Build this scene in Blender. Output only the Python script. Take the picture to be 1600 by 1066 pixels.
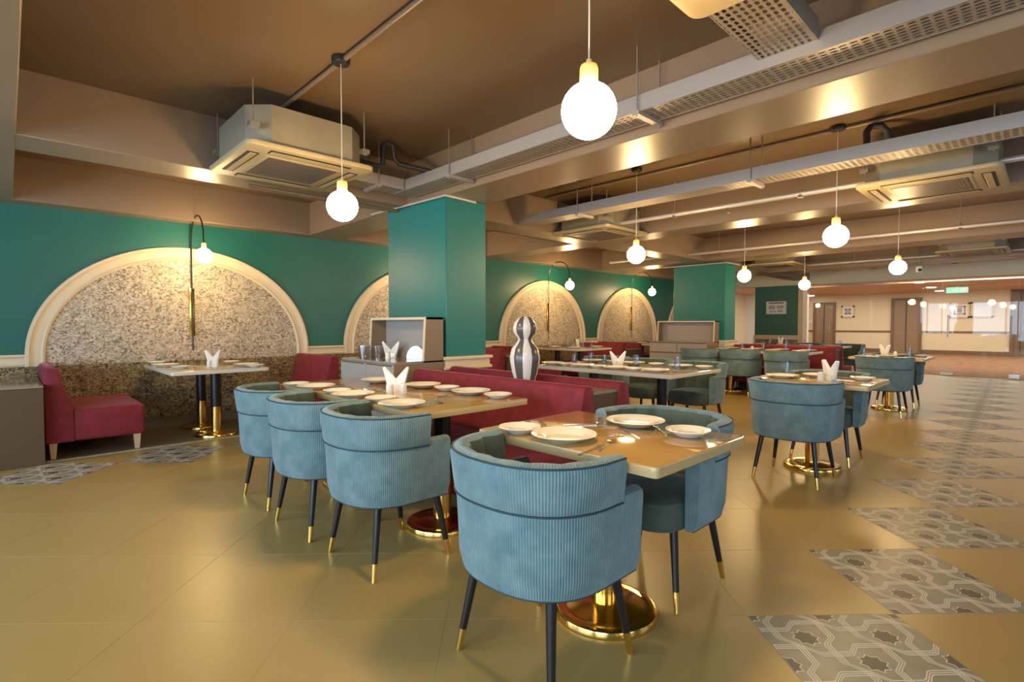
import bpy, bmesh, math, random
from mathutils import Vector, Matrix
random.seed(4)
for o in list(bpy.data.objects): bpy.data.objects.remove(o)
S = bpy.context.scene
PI = math.pi
# ------------------------------------------------------------------ camera
F, CX, CY, H = 815.0, 800.0, 533.0, 1.2          # focal length and centre in pixels of a 1600x1066 frame
PITCH = math.atan(26/F); YAW = math.atan2(841, 815)
cd = bpy.data.cameras.new('camera'); cam = bpy.data.objects.new('camera', cd); S.collection.objects.link(cam)
cam.location = (0, 0, H); cam.rotation_euler = (PI/2-PITCH, 0, YAW-PI/2)
cd.sensor_width = 36; cd.lens = F/1600*36; cd.clip_start = .05; cd.clip_end = 100
S.camera = cam
# ------------------------------------------------------------------ world, exposure, daylight
w = bpy.data.worlds.new('world'); S.world = w; w.use_nodes = True
w.node_tree.nodes['Background'].inputs[0].default_value = (.62, .78, 1, 1)
w.node_tree.nodes['Background'].inputs[1].default_value = 1.0
S.view_settings.view_transform = 'Standard'; S.view_settings.look = 'None'
S.view_settings.exposure = 0.6; S.view_settings.gamma = 1; S.view_settings.use_curve_mapping = False
def area(name, loc, rot, sx, sy, power, col):
    l = bpy.data.lights.new(name, 'AREA'); l.shape = 'RECTANGLE'; l.size = sx; l.size_y = sy; l.energy = power; l.color = col
    o = bpy.data.objects.new(name, l); S.collection.objects.link(o); o.location = loc; o.rotation_euler = rot
    return o
DAY = (.60, .80, 1)
WX, WY = -3.0, -3.6                              # window walls: behind-left and behind-right of the camera
for yc in (-1.9, 1.1, 4.1):
    area('daylight_left', (WX-.25, yc+.4, 1.35), (0, -PI/2, 0), 1.9, 2.5, 92, DAY)
for xc in (1.0, 5.0, 9.0, 13.0):
    area('daylight_right', (xc, WY-.25, 1.35), (PI/2, 0, 0), 2.6, 1.9, 9, (.75, .87, 1))
# ------------------------------------------------------------------ pixel -> point helpers
FW = Vector((math.cos(YAW)*math.cos(PITCH), math.sin(YAW)*math.cos(PITCH), -math.sin(PITCH)))
RT = Vector((math.sin(YAW), -math.cos(YAW), 0)); UP = RT.cross(FW)
def ray(px, py): return FW + RT*((px-CX)/F) - UP*((py-CY)/F)
def onz(px, py, z):
    d = ray(px, py); t = (z-H)/d.z; return (d.x*t, d.y*t)
def onx(px, py, x):
    d = ray(px, py); t = x/d.x; return (d.y*t, H+d.z*t)
# ------------------------------------------------------------------ materials
def mat(name, col, rough=.5, metal=0, spec=.5, sheen=0, emit=None, coat=0, bump=None, noise=None, trans=0):
    m = bpy.data.materials.new(name); m.use_nodes = True; nt = m.node_tree; b = nt.nodes['Principled BSDF']
    b.inputs['Base Color'].default_value = (*col, 1); b.inputs['Roughness'].default_value = rough
    b.inputs['Metallic'].default_value = metal; b.inputs['Specular IOR Level'].default_value = spec
    if sheen: b.inputs['Sheen Weight'].default_value = sheen; b.inputs['Sheen Roughness'].default_value = .35
    if coat: b.inputs['Coat Weight'].default_value = coat; b.inputs['Coat Roughness'].default_value = .05
    if trans: b.inputs['Transmission Weight'].default_value = trans
    if emit: b.inputs['Emission Color'].default_value = (*emit[0], 1); b.inputs['Emission Strength'].default_value = emit[1]
    if noise:                                     # (scale, col2, detail)
        tc = nt.nodes.new('ShaderNodeTexCoord'); n = nt.nodes.new('ShaderNodeTexNoise'); n.inputs['Scale'].default_value = noise[0]
        n.inputs['Detail'].default_value = noise[2] if len(noise) > 2 else 4
        r = nt.nodes.new('ShaderNodeValToRGB'); r.color_ramp.elements[0].position = .35; r.color_ramp.elements[1].position = .65
        r.color_ramp.elements[0].color = (*col, 1); r.color_ramp.elements[1].color = (*noise[1], 1)
        nt.links.new(tc.outputs['Object'], n.inputs['Vector']); nt.links.new(n.outputs['Fac'], r.inputs[0]); nt.links.new(r.outputs[0], b.inputs['Base Color'])
    if bump:                                      # (scale, strength)
        tc = nt.nodes.new('ShaderNodeTexCoord'); n = nt.nodes.new('ShaderNodeTexNoise'); n.inputs['Scale'].default_value = bump[0]
        bp = nt.nodes.new('ShaderNodeBump'); bp.inputs['Strength'].default_value = bump[1]; bp.inputs['Distance'].default_value = .01
        nt.links.new(tc.outputs['Object'], n.inputs['Vector']); nt.links.new(n.outputs['Fac'], bp.inputs['Height']); nt.links.new(bp.outputs[0], b.inputs['Normal'])
    return m
def wallpaper(name, c0, c1, c2):
    m = mat(name, c1, .45); nt = m.node_tree; b = nt.nodes['Principled BSDF']
    tc = nt.nodes.new('ShaderNodeTexCoord'); mp = nt.nodes.new('ShaderNodeMapping'); mp.inputs['Scale'].default_value = (20, 20, 27)
    n = nt.nodes.new('ShaderNodeTexNoise'); n.inputs['Scale'].default_value = 1; n.inputs['Detail'].default_value = 3; n.inputs['Distortion'].default_value = 2.2
    r = nt.nodes.new('ShaderNodeValToRGB'); e = r.color_ramp.elements; e[0].position = .36; e[0].color = (*c0, 1); e[1].position = .62; e[1].color = (*c2, 1)
    x = e.new(.48); x.color = (*c1, 1)
    bp = nt.nodes.new('ShaderNodeBump'); bp.inputs['Strength'].default_value = .35; bp.inputs['Distance'].default_value = .01
    L = nt.links.new; L(tc.outputs['Object'], mp.inputs[0]); L(mp.outputs[0], n.inputs['Vector']); L(n.outputs['Fac'], r.inputs[0]); L(r.outputs[0], b.inputs['Base Color'])
    L(n.outputs['Fac'], bp.inputs['Height']); L(bp.outputs[0], b.inputs['Normal'])
    return m
def fabric(name, col, col2, ribs):
    m = mat(name, col, .75, sheen=(.5 if ribs else .22)); nt = m.node_tree; b = nt.nodes['Principled BSDF']; L = nt.links.new
    b.inputs['Sheen Tint'].default_value = (.75, .9, 1, 1) if ribs is not None else (1, .5, .55, 1)
    tc = nt.nodes.new('ShaderNodeTexCoord'); n = nt.nodes.new('ShaderNodeTexNoise'); n.inputs['Scale'].default_value = 11; n.inputs['Detail'].default_value = 7; n.inputs['Roughness'].default_value = .65
    r = nt.nodes.new('ShaderNodeValToRGB'); r.color_ramp.elements[0].position = .3; r.color_ramp.elements[1].position = .7
    r.color_ramp.elements[0].color = (*col, 1); r.color_ramp.elements[1].color = (*col2, 1)
    L(tc.outputs['Object'], n.inputs['Vector']); L(n.outputs['Fac'], r.inputs[0]); L(r.outputs[0], b.inputs['Base Color'])
    if ribs:
        wv = nt.nodes.new('ShaderNodeTexWave'); wv.inputs['Scale'].default_value = ribs; wv.inputs['Distortion'].default_value = .4; wv.inputs['Detail Scale'].default_value = 3
        bp = nt.nodes.new('ShaderNodeBump'); bp.inputs['Strength'].default_value = .55; bp.inputs['Distance'].default_value = .004
        L(tc.outputs['UV'], wv.inputs['Vector']); L(wv.outputs['Fac'], bp.inputs['Height']); L(bp.outputs[0], b.inputs['Normal'])
    return m
def perforated(name, col, sx, sy, rad, ax):
    """sheet metal with real see-through holes laid out on the sheet's own axes"""
    m = mat(name, col, .4, .3); nt = m.node_tree; b = nt.nodes['Principled BSDF']; L = nt.links.new
    tc = nt.nodes.new('ShaderNodeTexCoord'); mp = nt.nodes.new('ShaderNodeMapping'); mp.inputs['Scale'].default_value = (sx, sy, 0)
    fr = nt.nodes.new('ShaderNodeVectorMath'); fr.operation = 'FRACTION'
    sb = nt.nodes.new('ShaderNodeVectorMath'); sb.operation = 'SUBTRACT'; sb.inputs[1].default_value = (.5, .5, 0)
    ml = nt.nodes.new('ShaderNodeVectorMath'); ml.operation = 'MULTIPLY'; ml.inputs[1].default_value = (ax[0], ax[1], 0)
    ln = nt.nodes.new('ShaderNodeVectorMath'); ln.operation = 'LENGTH'
    lt = nt.nodes.new('ShaderNodeMath'); lt.operation = 'LESS_THAN'; lt.inputs[1].default_value = rad
    tr = nt.nodes.new('ShaderNodeBsdfTransparent'); mx = nt.nodes.new('ShaderNodeMixShader')
    L(tc.outputs['Object'], mp.inputs[0]); L(mp.outputs[0], fr.inputs[0]); L(fr.outputs[0], sb.inputs[0]); L(sb.outputs[0], ml.inputs[0]); L(ml.outputs[0], ln.inputs[0])
    L(ln.outputs['Value'], lt.inputs[0]); L(lt.outputs[0], mx.inputs[0]); L(b.outputs[0], mx.inputs[1]); L(tr.outputs[0], mx.inputs[2])
    L(mx.outputs[0], nt.nodes['Material Output'].inputs[0])
    return m
def glassy(name, tint, fac=.0):
    m = bpy.data.materials.new(name); m.use_nodes = True; nt = m.node_tree; nt.nodes.remove(nt.nodes['Principled BSDF']); L = nt.links.new
    tr = nt.nodes.new('ShaderNodeBsdfTransparent'); tr.inputs[0].default_value = (*tint, 1)
    gl = nt.nodes.new('ShaderNodeBsdfGlossy'); gl.inputs['Roughness'].default_value = .02
    lw_ = nt.nodes.new('ShaderNodeLayerWeight'); lw_.inputs[0].default_value = .5
    fz = nt.nodes.new('ShaderNodeMath'); fz.operation = 'POWER'; fz.inputs[1].default_value = 4.0; L(lw_.outputs['Facing'], fz.inputs[0])
    ad = nt.nodes.new('ShaderNodeMath'); ad.operation = 'MULTIPLY_ADD'; ad.inputs[1].default_value = .8; ad.inputs[2].default_value = fac
    mx = nt.nodes.new('ShaderNodeMixShader'); L(fz.outputs[0], ad.inputs[0]); L(ad.outputs[0], mx.inputs[0]); L(tr.outputs[0], mx.inputs[1]); L(gl.outputs[0], mx.inputs[2])
    L(mx.outputs[0], nt.nodes['Material Output'].inputs[0]); return m
M = dict(
 tile=mat('floor_tile_olive', (.43, .295, .095), .33, noise=(1.3, (.47, .33, .115)), bump=(40, .02)),
 joint=mat('tile_joint', (.44, .34, .18), .7), ptile=mat('patterned_tile_grey', (.27, .25, .18), .4, noise=(12, (.33, .30, .22))),
 pstar=mat('patterned_tile_star', (.12, .10, .075), .45), pline=mat('patterned_tile_line', (.74, .67, .55), .45),
 booth=mat('booth_floor', (.17, .125, .075), .4, noise=(2, (.20, .15, .09))), strip=mat('edge_strip', (.42, .38, .30), .5),
 ceil=mat('brown_ceiling_paint', (.13, .082, .042), .34, noise=(1.1, (.155, .098, .052))), taupe=mat('taupe_ceiling_paint', (.235, .16, .10), .34, noise=(1.1, (.265, .18, .115))), teal=mat('teal_wall_paint', (.008, .120, .098), .42, noise=(1.5, (.010, .137, .112))), teal_daylit=mat('teal_paint_daylit', (.008, .175, .158), .42),  # column teal is the wall paint with daylight lightening put into its colour
 cream=mat('cream_moulding', (.74, .60, .40), .45), paper=wallpaper('feather_wallpaper', (.17, .13, .085), (.43, .35, .25), (.66, .57, .44)),
 dado=wallpaper('dark_gold_wallpaper', (.035, .022, .010), (.20, .135, .055), (.42, .30, .14)), skirt=mat('brown_skirting', (.16, .12, .075), .5),  # wallpaper pattern in darker, more golden tones below the rail
 blue=fabric('teal_ribbed_velvet', (.10, .178, .197), (.195, .288, .295), 34), blue_shaded=fabric('teal_plain_velvet_shaded', (.05, .075, .058), (.085, .125, .10), 0), pipe=mat('dark_piping', (.02, .05, .06), .7),  # plain velvet is darkened and olive, inner-chair shade and warm light put into colour
 red=fabric('burgundy_velvet', (.155, .008, .014), (.26, .018, .03), None), black=mat('black_lacquer', (.012, .010, .010), .3), brass=mat('polished_brass', (.90, .58, .16), .16, 1),
 wood=mat('pale_wood', (.62, .42, .25), .5), cap=mat('beech_cap', (.75, .45, .15), .5), ttop=mat('tan_table_laminate', (.46, .275, .085), .09, coat=.4, noise=(3, (.50, .305, .10))), tedge=mat('table_edge', (.60, .42, .19), .2),
 tstone=mat('pale_table_laminate', (.46, .36, .22), .09, coat=.5, noise=(3, (.52, .41, .27))), tsedge=mat('pale_table_edge', (.72, .66, .56), .3),
 china=mat('white_china', (.86, .80, .68), .12), steel=mat('stainless_steel', (.62, .60, .58), .22, 1), napkin=mat('white_napkin', (.88, .85, .78), .8),
 lam=mat('grey_brown_laminate', (.24, .165, .10), .38), lamd=mat('dark_brown_laminate', (.10, .056, .024), .55), lamg=mat('grey_laminate', (.38, .335, .30), .38), ltop=mat('polished_counter', (.30, .25, .20), .08),
 globe=mat('glowing_opal_globe', (1, .95, .85), .4, emit=((1, .69, .32), 92)), cord=mat('pale_cord', (.6, .52, .42), .6),
 acw=mat('cassette_plastic', (.38, .30, .165), .45), acm=mat('galvanised_metal', (.29, .245, .165), .4, .25, noise=(8, (.25, .215, .15))), dark=mat('dark_slot', (.03, .025, .02), .6), grille=perforated('cassette_grille', (.20, .16, .15), 44, 44, .30, (1, 1)),
 traym=mat('galvanised_tray_side', (.36, .325, .30), .4, .35), perf=perforated('perforated_tray_sheet', (.38, .32, .26), 34, 24, .30, (1, .75)), rod=mat('threaded_rod', (.45, .40, .34), .35, .8),
 pipew=mat('pale_painted_pipe', (.50, .46, .42), .35, .3), insul=mat('black_pipe_insulation', (.02, .018, .016), .6), conduit=mat('brown_conduit', (.16, .11, .07), .4),
 glass=glassy('clear_glass_pane', (.975, .985, .98), .022), tumbler=glassy('drinking_glass', (.90, .93, .96), .06), vw=mat('vase_white', (.75, .68, .60), .25), vg=mat('vase_grey', (.10, .085, .08), .25),
 lobw=mat('lobby_wall', (.80, .68, .48), .6), lobc=mat('lobby_ceiling', (.60, .38, .24), .6), bulk=mat('bulkhead_paint', (.74, .66, .52), .5), door=mat('brown_lift_door', (.30, .20, .12), .35), darkw=mat('dark_timber', (.20, .12, .07), .4),
 carpet=mat('brown_patterned_carpet', (.20, .09, .04), .9, noise=(5, (.34, .19, .10), 8)), white=mat('white_board', (.85, .84, .80), .5), down=mat('lit_downlight', (1, 1, 1), .5, emit=((1, .85, .65), 12)), green=mat('green_exit_sign', (.1, .4, .25), .5, emit=((.25, .75, .5), .7)), ink=mat('dark_print', (.10, .10, .11), .6), grey=mat('grey_print', (.45, .44, .45), .6),
)
# ------------------------------------------------------------------ mesh building
class MB:
    def __init__(s): s.v = []; s.f = []; s.m = []; s.uv = {}
    def add(s, vs, fs, mi=0):
        b = len(s.v); s.v += [tuple(v) for v in vs]
        for f in fs: s.f.append(tuple(b+i for i in f)); s.m.append(mi)
        return b
    def box(s, x0, x1, y0, y1, z0, z1, mi=0):
        s.add([(x, y, z) for z in (z0, z1) for y in (y0, y1) for x in (x0, x1)], [(0, 2, 3, 1), (4, 5, 7, 6), (0, 1, 5, 4), (2, 6, 7, 3), (0, 4, 6, 2), (1, 3, 7, 5)], mi); return s
    def rbox(s, x0, x1, y0, y1, z0, z1, r=.01, seg=2, mi=0):
        bm = bmesh.new(); bmesh.ops.create_cube(bm, size=1)
        for v in bm.verts: v.co = ((x0+x1)/2+v.co.x*(x1-x0), (y0+y1)/2+v.co.y*(y1-y0), (z0+z1)/2+v.co.z*(z1-z0))
        bmesh.ops.bevel(bm, geom=bm.edges[:], offset=r, segments=seg, profile=.5, affect='EDGES'); s.bm(bm, mi); return s
    def bm(s, bm, mi=0):
        bm.verts.index_update(); s.add([v.co[:] for v in bm.verts], [[v.index for v in f.verts] for f in bm.faces], mi); bm.free()
    def prism(s, pts, a, b, axis='z', mi=0, r=0, seg=2):
        """polygon pts extruded from a to b along axis; pts are the other two axes in order"""
        put = {'z': lambda p, t: (p[0], p[1], t), 'y': lambda p, t: (p[0], t, p[1]), 'x': lambda p, t: (t, p[0], p[1])}[axis]
        n = len(pts); bm = bmesh.new(); A = [bm.verts.new(put(p, a)) for p in pts]; B = [bm.verts.new(put(p, b)) for p in pts]
        bm.faces.new(A); bm.faces.new(B[::-1])
        for i in range(n): bm.faces.new((A[i], B[i], B[(i+1) % n], A[(i+1) % n]))
        bmesh.ops.recalc_face_normals(bm, faces=bm.faces[:])
        if r: bmesh.ops.bevel(bm, geom=bm.edges[:], offset=r, segments=seg, profile=.5, affect='EDGES')
        s.bm(bm, mi); return s
    def lathe(s, prof, n=24, c=(0, 0, 0), mi=0, stripes=None):
        """profile of (radius, z) turned about z"""
        b = len(s.v); k = len(prof)
        for i in range(n):
            a = 2*PI*i/n
            for (r, z) in prof: s.v.append((c[0]+r*math.cos(a), c[1]+r*math.sin(a), c[2]+z))
        for i in range(n):
            j = (i+1) % n
            for q in range(k-1):
                s.f.append((b+i*k+q, b+j*k+q, b+j*k+q+1, b+i*k+q+1)); s.m.append(mi if stripes is None else (i*stripes//n) % 2)
        return s
    def cone(s, p, q, r0, r1, n=12, mi=0):
        p, q = Vector(p), Vector(q); d = (q-p).normalized(); u = d.orthogonal().normalized(); v = d.cross(u)
        vs = [tuple(c+(u*math.cos(2*PI*i/n)+v*math.sin(2*PI*i/n))*r) for c, r in ((p, r0), (q, r1)) for i in range(n)]
        s.add(vs, [(i, (i+1) % n, n+(i+1) % n, n+i) for i in range(n)]+[tuple(range(n))[::-1], tuple(range(n, 2*n))], mi); return s
    def tube(s, pts, r, n=8, mi=0):
        pts = [Vector(p) for p in pts]; u = None; b = len(s.v); k = len(pts)
        for i, p in enumerate(pts):
            d = (pts[min(i+1, k-1)]-pts[max(i-1, 0)]).normalized()
            u = d.orthogonal().normalized() if u is None else (u-d*u.dot(d)).normalized()
            v = d.cross(u)
            for j in range(n): s.v.append(tuple(p+(u*math.cos(2*PI*j/n)+v*math.sin(2*PI*j/n))*r))
        for i in range(k-1):
            for j in range(n): s.f.append((b+i*n+j, b+i*n+(j+1) % n, b+(i+1)*n+(j+1) % n, b+(i+1)*n+j)); s.m.append(mi)
        s.f.append(tuple(b+j for j in range(n))[::-1]); s.m.append(mi); s.f.append(tuple(b+(k-1)*n+j for j in range(n))); s.m.append(mi); return s
    def sweep(s, path, sec, mi=0, scal=None):
        """closed section (offset, z) swept along a plan path [(x, y, nx, ny)]; u = arc length in uv"""
        k = len(sec); b = len(s.v); L = 0; us = []
        for i, (x, y, nx, ny) in enumerate(path):
            if i: L += math.hypot(x-path[i-1][0], y-path[i-1][1])
            us.append(L)
            for (o, z, fl) in sec:
                oo = o + (scal(L) if (scal and fl) else 0); s.v.append((x+nx*oo, y+ny*oo, z)); s.uv[len(s.v)-1] = (L, z)
        for i in range(len(path)-1):
            for q in range(k):
                r = (q+1) % k; s.f.append((b+i*k+q, b+i*k+r, b+(i+1)*k+r, b+(i+1)*k+q)); s.m.append(mi)
        s.f.append(tuple(b+q for q in range(k))); s.m.append(mi); e = b+(len(path)-1)*k; s.f.append(tuple(e+q for q in range(k))[::-1]); s.m.append(mi); return s
    def mesh(s, name, mats, smooth=True):
        me = bpy.data.meshes.new(name); me.from_pydata(s.v, [], s.f); me.update()
        bm = bmesh.new(); bm.from_mesh(me); bmesh.ops.recalc_face_normals(bm, faces=bm.faces[:]); bm.to_mesh(me); bm.free()
        for m in (mats if isinstance(mats, (list, tuple)) else [mats]): me.materials.append(M[m])
        for p, mi in zip(me.polygons, s.m): p.material_index = mi
        if s.uv:
            uvl = me.uv_layers.new(name='UVMap')
            for lp in me.loops: uvl.data[lp.index].uv = s.uv.get(lp.vertex_index, (0, 0))
        if smooth:
            me.shade_smooth(); me.set_sharp_from_angle(angle=math.radians(38))
        return me
    def build(s, name, mats, parent=None, smooth=True, loc=None, rotz=0):
        o = bpy.data.objects.new(name, s.mesh(name, mats, smooth)); S.collection.objects.link(o); o.parent = parent
        if loc: o.location = loc
        o.rotation_euler.z = rotz
        return o
def tag(o, label, cat, group=None):
    o['label'] = label; o['category'] = cat
    if group: o['group'] = group
    return o
def thing(name, label, cat, loc=(0, 0, 0), rotz=0, group=None):
    o = bpy.data.objects.new(name, None); S.collection.objects.link(o); o.location = loc; o.rotation_euler.z = rotz; o.empty_display_size = .1
    return tag(o, label, cat, group)
def struct(o): o['kind'] = 'structure'; return o
def copy_tree(o, parent=None):
    kids = [c for c in bpy.data.objects if c.parent == o]
    c = o.copy(); S.collection.objects.link(c); c.parent = parent
    for k in kids: copy_tree(k, c)
    return c
def again(proto, label, loc, rotz=0, group=None):
    c = copy_tree(proto); c.location = loc; c.rotation_euler.z = rotz; c['label'] = label
    if group: c['group'] = group
    return c
def loop_obj(name, me, parent, loc=(0, 0, 0), rotz=0):
    o = bpy.data.objects.new(name, me); S.collection.objects.link(o); o.parent = parent; o.location = loc; o.rotation_euler.z = rotz; return o
# ================================================================== THE SETTING
YW = 7.2; ZC = 2.82; ZB = 2.40; XG = 15.8        # arch wall, ceiling, beam soffits, glass wall
floor = struct(MB().box(WX-.1, XG, WY-.1, YW+.1, -.12, -.0007).build('floor', 'joint'))
s = .618; th = math.radians(-42.95); TA = Vector((2.164, .843))
e1 = Vector((math.cos(th), math.sin(th)))*s; e2 = Vector((-math.sin(th), math.cos(th)))*s
g = .0011
plain_me = MB().rbox(g, s-g, g, s-g, -.01, 0, .0004, 1).mesh('floor_tile', 'tile', False)
pt = MB(); pt.rbox(g, s-g, g, s-g, -.01, 0, .0004, 1)
def clip(poly):                                   # cut a polygon to the tile square
    for ax, lim, sg in ((0, .004, 1), (0, s-.004, -1), (1, .004, 1), (1, s-.004, -1)):
        out = []
        for i in range(len(poly)):
            a, b = poly[i], poly[(i+1) % len(poly)]; da, db = sg*(a[ax]-lim), sg*(b[ax]-lim)
            if da >= 0: out.append(a)
            if da*db < 0: t = da/(da-db); out.append((a[0]+(b[0]-a[0])*t, a[1]+(b[1]-a[1])*t))
        poly = out
        if len(poly) < 3: return None
    return poly
def inlay(poly, z, mi):
    c = clip(poly)
    if c: pt.add([(x, y, z) for x, y in c], [tuple(range(len(c)))], mi)
for i in range(-1, 6):
    for j in range(-1, 6):
        if (i+j) % 2: continue
        cx, cy = i*s/4, j*s/4
        for rr, mi, z in ((.053, 2, .0003), (.047, 1, .0006)):
            inlay([(cx+(rr if k % 2 == 0 else rr*.74)*math.cos(PI*k/8), cy+(rr if k % 2 == 0 else rr*.74)*math.sin(PI*k/8)) for k in range(16)], z, mi)
def zig(t):                                       # stepped strapwork line round the stars, period s/2
    u = (t/(s/2)) % 1; a = .030
    return a if u < .36 else a*(1-(u-.36)/.07) if u < .50 else -a if u < .86 else -a*(1-(u-.86)/.07)
for k in range(-1, 6):
    for off in (-.0105, 0, .0105):
        for sw in (0, 1):
            n = 44; P = [(-.02+(s+.04)*q/n, k*s/4+s/8+zig(-.02+(s+.04)*q/n+(s/4 if k % 2 else 0))*.8+off) for q in range(n+1)]
            for q in range(n):
                (xa, ya), (xb, yb) = P[q], P[q+1]; quad = [(xa, ya-.0033), (xb, yb-.0033), (xb, yb+.0033), (xa, ya+.0033)]
                inlay([(y, x) for x, y in quad][::-1] if sw else quad, .0009+.0002*sw, 2)
pat_me = pt.mesh('patterned_floor_tile', ['ptile', 'pstar', 'pline'], False)
cells = []
for i in range(-30, 40):
    for k in range(-30, 40):
        c = TA+e1*(i+.5)+e2*(k+.5)
        if -.45 < c.x < XG-.1 and -.45 < c.y < 6.35: cells.append((i, k, c))
cells.sort(key=lambda q: q[2].length)
ntile = 0; rest = MB()
for i, k, c in cells:
    patt = (i-k == 1) or (k-i == 11); p = TA+e1*i+e2*k
    if patt or ntile < 285:
        loop_obj('patterned_tile' if patt else 'floor_tile', pat_me if patt else plain_me, floor, (p.x, p.y, 0), th); ntile += 0 if patt else 1
    else:
        a, b2 = e1*(1-2*g/s), e2*(1-2*g/s); q = p+(e1+e2)*(g/s)
        rest.prism([(q+v)[:] for v in (Vector((0, 0)), a, a+b2, b2)], -.01, 0)
if rest.v:
    r_ = rest.build('far_floor_tiles', 'tile', floor, False); r_['kind'] = 'stuff'
MB().box(-3, XG, 6.09, YW, -.01, .004).build('booth_floor', 'booth', floor); MB().box(-3, XG, 6.04, 6.09, -.01, .005).build('edge_strip', 'strip', floor)
# ceiling and beams
ceil = struct(MB().box(WX-.1, XG, WY-.1, YW+.1, ZC, ZC+.12).build('ceiling', 'ceil'))
for (x0, x1) in ((-.36, .07), (2.955, 3.465), (6.12, 6.58), (9.5, 10.1), (12.75, 13.3)):
    MB().rbox(x0, x1, WY, 6.95, ZB, ZC+.02, .006, 1).build('cross_beam', 'taupe', ceil)
MB().rbox(WX, XG, 4.58, 4.985, ZB+.002, ZC+.02, .006, 1).build('long_beam', 'taupe', ceil)
MB().rbox(WX, XG, 6.95, YW+.02, ZB, ZC+.02, .006, 1).build('wall_beam', 'taupe', ceil)
# arch wall
wl = struct(MB().box(WX, XG, YW, YW+.15, 0, ZC).build('wall_left', 'teal'))
RT_, RB_ = .895, .771                              # top and bottom of the cream rail
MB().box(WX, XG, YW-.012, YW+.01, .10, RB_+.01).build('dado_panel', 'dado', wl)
MB().rbox(WX, XG, YW-.03, YW+.01, 0, .12, .004, 1).build('skirting', 'skirt', wl)
ARCH = [(1.565, 1.44, 1.24), (4.86, 1.32, 1.24), (7.92, 1.29, 1.22), (10.95, 1.27, 1.22), (14.05, 1.27, 1.22)]
PROF = [(-.155, 0), (-.155, .030), (-.135, .045), (-.120, .030), (-.070, .026), (-.045, .034), (-.030, .050), (-.008, .050), (0, .038), (0, 0)]   # across moulding, proud of wall
for (c, a, b) in ARCH:
    n = 48; z0 = .87
    ring = lambda o, t: (c-(a+o)*math.cos(t), z0+(b+o)*math.sin(t)) if 0 < t < PI else (c-(a+o)*(1 if t <= 0 else -1), RB_ if t in (-1, 9) else z0)
    ts = [-1]+[PI*i/n for i in range(n+1)]+[9]
    ip = [ring(-.12, t) for t in ts]
    MB().prism(ip, YW-.004, YW-.016, 'y').build('arch_panel', 'paper', wl, False)
    mo = MB(); k = len(PROF)
    for t in ts:
        for (o, d) in PROF:
            x, z = ring(o, t); mo.v.append((x, YW-d, z))
    for i in range(len(ts)-1):
        for q in range(k-1): mo.f.append((i*k+q, i*k+q+1, (i+1)*k+q+1, (i+1)*k+q)); mo.m.append(0)
    mo.f += [tuple(range(k)), tuple(range((len(ts)-1)*k, len(ts)*k))]; mo.m += [0, 0]
    mo.build('arch_moulding', 'cream', wl)
edges = [WX]+[v for (c, a, b) in ARCH for v in (c-a+.02, c+a-.02)]+[XG]
RP = [(YW+.01, RB_), (YW-.030, RB_), (YW-.045, RB_+.02), (YW-.03, RB_+.035), (YW-.026, RB_+.08), (YW-.034, RB_+.095), (YW-.05, RB_+.105), (YW-.045, RT_), (YW+.01, RT_)]
for i in range(0, len(edges), 2):
    if edges[i+1]-edges[i] > .02: MB().prism(RP, edges[i], edges[i+1], 'x').build('rail', 'cream', wl, False)
# window walls behind the camera
def window_wall(name, along, lo, hi, cs, half):
    o = MB(); zs, zt = .35, 2.35; spans = []
    p = lo
    for c in cs: spans.append((p, c-half)); p = c+half
    spans.append((p, hi))
    def bx(mb, a, b, z0, z1, t0=0, t1=.15):
        if along == 'y': mb.box(WX-t1, WX-t0, a, b, z0, z1)
        else: mb.box(a, b, WY-t1, WY-t0, z0, z1)
    for a, b in spans: bx(o, a, b, 0, ZC)
    for c in cs: bx(o, c-half, c+half, 0, zs); bx(o, c-half, c+half, zt, ZC)
    wall = struct(o.build(name, 'teal'))
    for n_, c in enumerate(cs):
        f = MB()
        for q in (-half, -.03, half-.06): bx(f, c+q, c+q+.06, zs, zt, .02, .09)
        for z in (zs, zt-.06): bx(f, c-half, c+half, z, z+.06, .02, .09)
        struct(f.build('window_%d' % (n_+(1 if along == 'y' else 4)), 'white'))
window_wall('wall_back', 'y', WY, YW, (-1.5, 1.5, 4.5), 1.25)
window_wall('wall_right', 'x', WX, XG, (1, 5, 9, 13), 1.3)
# columns
def column(x0, x1, y0, y1):
    col = struct(MB().rbox(x0, x1, y0, y1, 0, ZB, .006, 1).build('wall_column', 'teal_daylit'))
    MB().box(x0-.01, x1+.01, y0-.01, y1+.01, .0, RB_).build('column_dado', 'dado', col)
    r = MB()
    for (z0, z1, p) in ((RB_, RB_+.03, .045), (RB_+.03, RT_-.03, .028), (RT_-.03, RT_, .05)): r.rbox(x0-p, x1+p, y0-p, y1+p, z0, z1, .006, 2)
    r.build('column_rail', 'cream', col)
    return col
column(2.965, 3.46, 3.945, 4.975); column(9.85, 10.32, 4.33, 5.40)
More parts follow.
